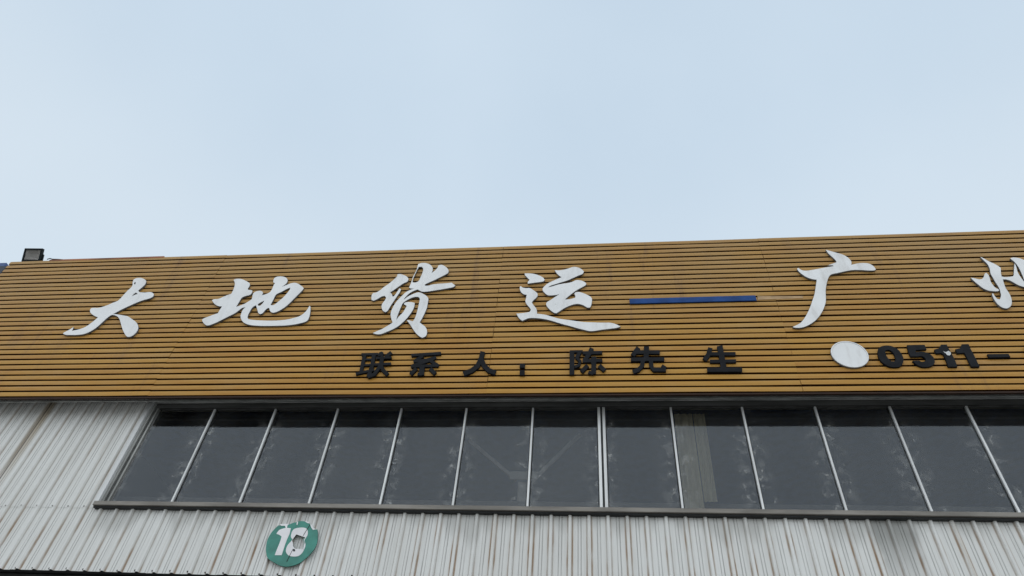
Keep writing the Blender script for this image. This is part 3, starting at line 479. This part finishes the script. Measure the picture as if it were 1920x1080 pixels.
part('backing_board', [(SX0 + .01, SX1, YF + .0235, YF + .04, SB - .004, SB + 30*SP - .005)], 'groove', sign)
part('bottom_trim', [(SX0, SX1, YF + .004, YF + .034, SB - .026, SB - .0045)], 'groove', sign)
part('cap_strip', [(-8.93, -6.9, YF - .0065, YF + .03, SB + 30*SP - .034, SB + 30*SP + .004)], 'rust_cap', sign, .002, label='rusty red cap strip at the left end of the top edge')
part('hanging_rail', [(SX0 + .1, SX1, -.205, -.190, 6.872, 6.892)], 'alu_dull', sign)
for z in (7.0, 7.9, 8.8, 9.6): part('support_rail', [(SX0 + .05, SX1, YF + .045, YF + .095, z - .025, z + .025)], 'dark_steel', sign)
for x in (-9.3, -7.48, -3.8, -.6, 1.25, 2.6, 4.9, 7.5): part('bracket', [(x - .03, x + .03, YF + .0955, .029, 7.10, 7.16), (x - .03, x + .03, YF + .0955, .029, 9.2, 9.26)], 'dark_steel', sign)

W = DATA['white']; Bk = DATA['black']; YL = YF - .035
names = {'da': 'white brush character with two sweeping legs, first at the left', 'di': 'white brush character with a long curled foot, second from the left', 'huo': 'white brush character made of two tall interlaced pieces, third from the left', 'yun': 'white brush character in three separate pieces, left of the blue bar', 'guang': 'white brush character like a bent T, right of the blue bar', 'zhou': 'white brush character cut by the right edge of the picture'}
for k, lab in names.items():
    o = link('white_character', slab(W[k], YL, .034, .003), sign, mats=('white', 'letter_side')); o['label'] = lab
bn = {'lian': 'dense black block character, first of the lower line', 'xi': 'dense black block character, second of the lower line', 'ren': 'black two legged character before the colon', 'colon': 'black colon', 'chen': 'black block character right after the colon', 'xian': 'black block character below the left end of the blue bar', 'sheng': 'black block character at the end of the lower line', 'zero': 'black digit 0 beside the white disc', 'five': 'black digit 5', 'one_a': 'black digit 1 with a white splash', 'one_b': 'black digit 1 before the dash', 'dash': 'short black dash after the digits'}
letters = {}
for k, lab in bn.items():
    st = k not in ('zero', 'five', 'one_a', 'one_b', 'dash')
    o = link('digit' if k in ('zero', 'five', 'one_a', 'one_b') else ('dash' if k == 'dash' else 'black_character'), slab(Bk[k], YL + .004, .030, .0015, sm=k in ('zero', 'five'), step=.0004 if st else 0), sign, mats=('black_letter', 'black_letter')); o['label'] = lab
    letters[k] = o
dp = link('splash', slab([[DATA['drop']]], YL - .001, .005, .001), letters['one_a'], mats=('dropping', 'dropping')); dp['label'] = 'white bird dropping'
zx = max(p[0] for p in Bk['zero'][0][0]) ; zn = min(p[0] for p in Bk['zero'][0][0])
nx = [[[(x + 5.035 - zn, z + .02) for x, z in c] for c in Bk['zero'][0]]]
o = link('digit', slab(nx, YL + .004, .030, .0015), sign, mats=('black_letter', 'black_letter')); o['label'] = 'black digit cut off by the right edge of the picture'
part_b = link('blue_bar', slab([[DATA['blue']]], YL + .01, .016, .002, sm=False), sign, mats=('blue_bar', 'blue_bar')); part_b['label'] = 'long blue bar between the white characters'
rs = link('glue_strip', slab([[DATA['resid']]], YF - .006, .005, .001, sm=False), sign, mats=('residue', 'residue')); rs['label'] = 'pale strip where the blue bar broke off'
ccx, ccz, cr_ = 3.054, 7.416, .212
circ = [(ccx + cr_ * math.cos(t * math.tau / 48), ccz + cr_ * math.sin(t * math.tau / 48)) for t in range(48)]
ring = [(ccx + (cr_ - .016) * math.cos(t * math.tau / 48), ccz + (cr_ - .016) * math.sin(t * math.tau / 48)) for t in range(48)]
dk = link('white_disc', slab([[circ]], YL + .004, .030, .003, sm=False), sign, mats=('white', 'letter_side')); dk['label'] = 'blank round white disc in front of the digits'
link('rim', slab([[[(ccx + (x - ccx)*.99, ccz + (z - ccz)*.99) for x, z in circ], ring]], YL, .005, .001, sm=False), dk, mats=('white', 'letter_side'))

# ---------------------------------------------------------------- floodlight on the top edge
def tilted(lst, bevel=0.0):      # boxes in lamp space: x across, y depth (front = -), z up; tilted to look down at the sign
    me = boxes('b', lst, bevel)
    me.transform(Matrix.Translation((-9.318, -.27, 9.742)) @ Matrix.Rotation(R(3), 4, 'Z') @ Matrix.Rotation(R(29), 4, 'X')); return me
fl = empty('floodlight', (-9.29, -.27, 9.74)); tag(fl, 'small black floodlight standing on the top left edge of the signboard', 'floodlight')
w, h = .162, .235
link('housing', tilted([(-w, w, -.012, .035, 0, .034), (-w, w, -.012, .035, h - .03, h), (-w, -w + .032, -.012, .035, .0345, h - .0305), (w - .032, w, -.012, .035, .0345, h - .0305), (-w + .05, w - .05, .0355, .075, .03, h - .03)], .003), fl, mats=('lamp_black',))
def refl():
    bm = bmesh.new(); e = .034; a = [(-w+e, 0, .036), (w-e, 0, .036), (w-e, 0, h-.032), (-w+e, 0, h-.032)]; b = [(-w+.1, .033, .085), (w-.1, .033, .085), (w-.1, .033, h-.085), (-w+.1, .033, h-.085)]
    A = [bm.verts.new(p) for p in a]; B = [bm.verts.new(p) for p in b]
    for q in range(4): bm.faces.new((A[q], A[(q+1) % 4], B[(q+1) % 4], B[q]))
    bm.faces.new(B); me = bpy.data.meshes.new('reflector'); bm.to_mesh(me); bm.free()
    me.transform(Matrix.Translation((-9.318, -.27, 9.742)) @ Matrix.Rotation(R(3), 4, 'Z') @ Matrix.Rotation(R(29), 4, 'X')); return me
link('reflector', refl(), fl, mats=('lamp_reflector',))
link('lamp_glass', tilted([(-w + .0325, w - .0325, -.007, -.004, .0345, h - .0305)]), fl, mats=('lamp_glass',))
link('bracket_arm', tilted([(w + .003, w + .014, .02, .045, -.01, .14), (-w - .014, -w - .003, .02, .045, -.01, .14)], .002), fl, mats=('lamp_black',))
def tube(pts, rad, name):
    cu = bpy.data.curves.new(name, 'CURVE'); cu.dimensions = '3D'; cu.bevel_depth = rad; cu.bevel_resolution = 2
    sp = cu.splines.new('NURBS'); sp.points.add(len(pts) - 1); sp.order_u = 3; sp.use_endpoint_u = True
    for q, p in zip(sp.points, pts): q.co = (*p, 1)
    ob = bpy.data.objects.new(name, cu); C.objects.link(ob); bpy.context.view_layer.update()
    me = bpy.data.meshes.new_from_object(ob.evaluated_get(bpy.context.evaluated_depsgraph_get())); bpy.data.objects.remove(ob); return me
link('cable', tube([(-9.10, -.23, 9.84), (-9.03, -.25, 9.84), (-8.98, -.27, 9.80), (-8.93, -.29, 9.765), (-8.80, -.29, 9.757), (-8.72, -.28, 9.752)], .008, 'cable'), fl, mats=('lamp_black',))

# ---------------------------------------------------------------- number plate
npx = empty('number_plate', (-3.35, -.07, 5.08)); tag(npx, 'torn green oval number plate reading 18 on the cladding below the window', 'sign')
YP = -.05
link('plate', slab([DATA['plate']], YP, .012, .0015), npx, mats=('plate_green', 'gasket'))
a = link('digit', slab([[DATA['one']]], YP - .0025, .004, .0006), npx, mats=('plate_white', 'plate_white')); a['label'] = 'white digit 1'
a = link('digit', slab([[DATA['eight']], [DATA['waist']]], YP - .0025, .004, .0006), npx, mats=('plate_white', 'plate_white')); a['label'] = 'white digit 8 torn through its middle'
for tpoly in DATA['torn']: link('torn_edge', slab([[tpoly]], YP - .004, .007, .0006, sm=False), npx, mats=('plate_white', 'plate_white'))
link('crack', slab([[q] for q in DATA['crack']], YP - .004, .0045, .0003, sm=False), npx, mats=('gasket', 'gasket'))
link('rivet', slab([[DATA['counter']]], YP - .0045, .006, .0006), npx, mats=('gasket', 'gasket'))
link('standoff', boxes('standoff', [(-3.56, -3.54, -.0375, -.002, 4.98, 5.2), (-3.155, -3.135, -.0375, -.002, 4.98, 5.2)]), npx, mats=('dark_steel',))

# ---------------------------------------------------------------- neighbour's board beyond the left end
nb = empty('neighbour_board', (-11.5, .02, 0)); tag(nb, 'dark blue edge of the next unit beyond the left end of the signboard', 'building')
link('board', boxes('board', [(-13.0, -10.09, .0, .06, 6.9, 9.975)]), nb, mats=('board_navy',))
link('roof_edge', boxes('roof_edge', [(-13.0, -10.22, .05, .4, 10.02, 10.12)]), nb, mats=('roof_blue',))
link('wall', boxes('wall', [(-13.0, -9.97, .10, 8.0, 0, 9.9)]), nb, mats=('board_navy',))
link('upstand', boxes('upstand', [(-13.0, -10.25, .12, .3, 9.9005, 10.0195)]), nb, mats=('shutter',))
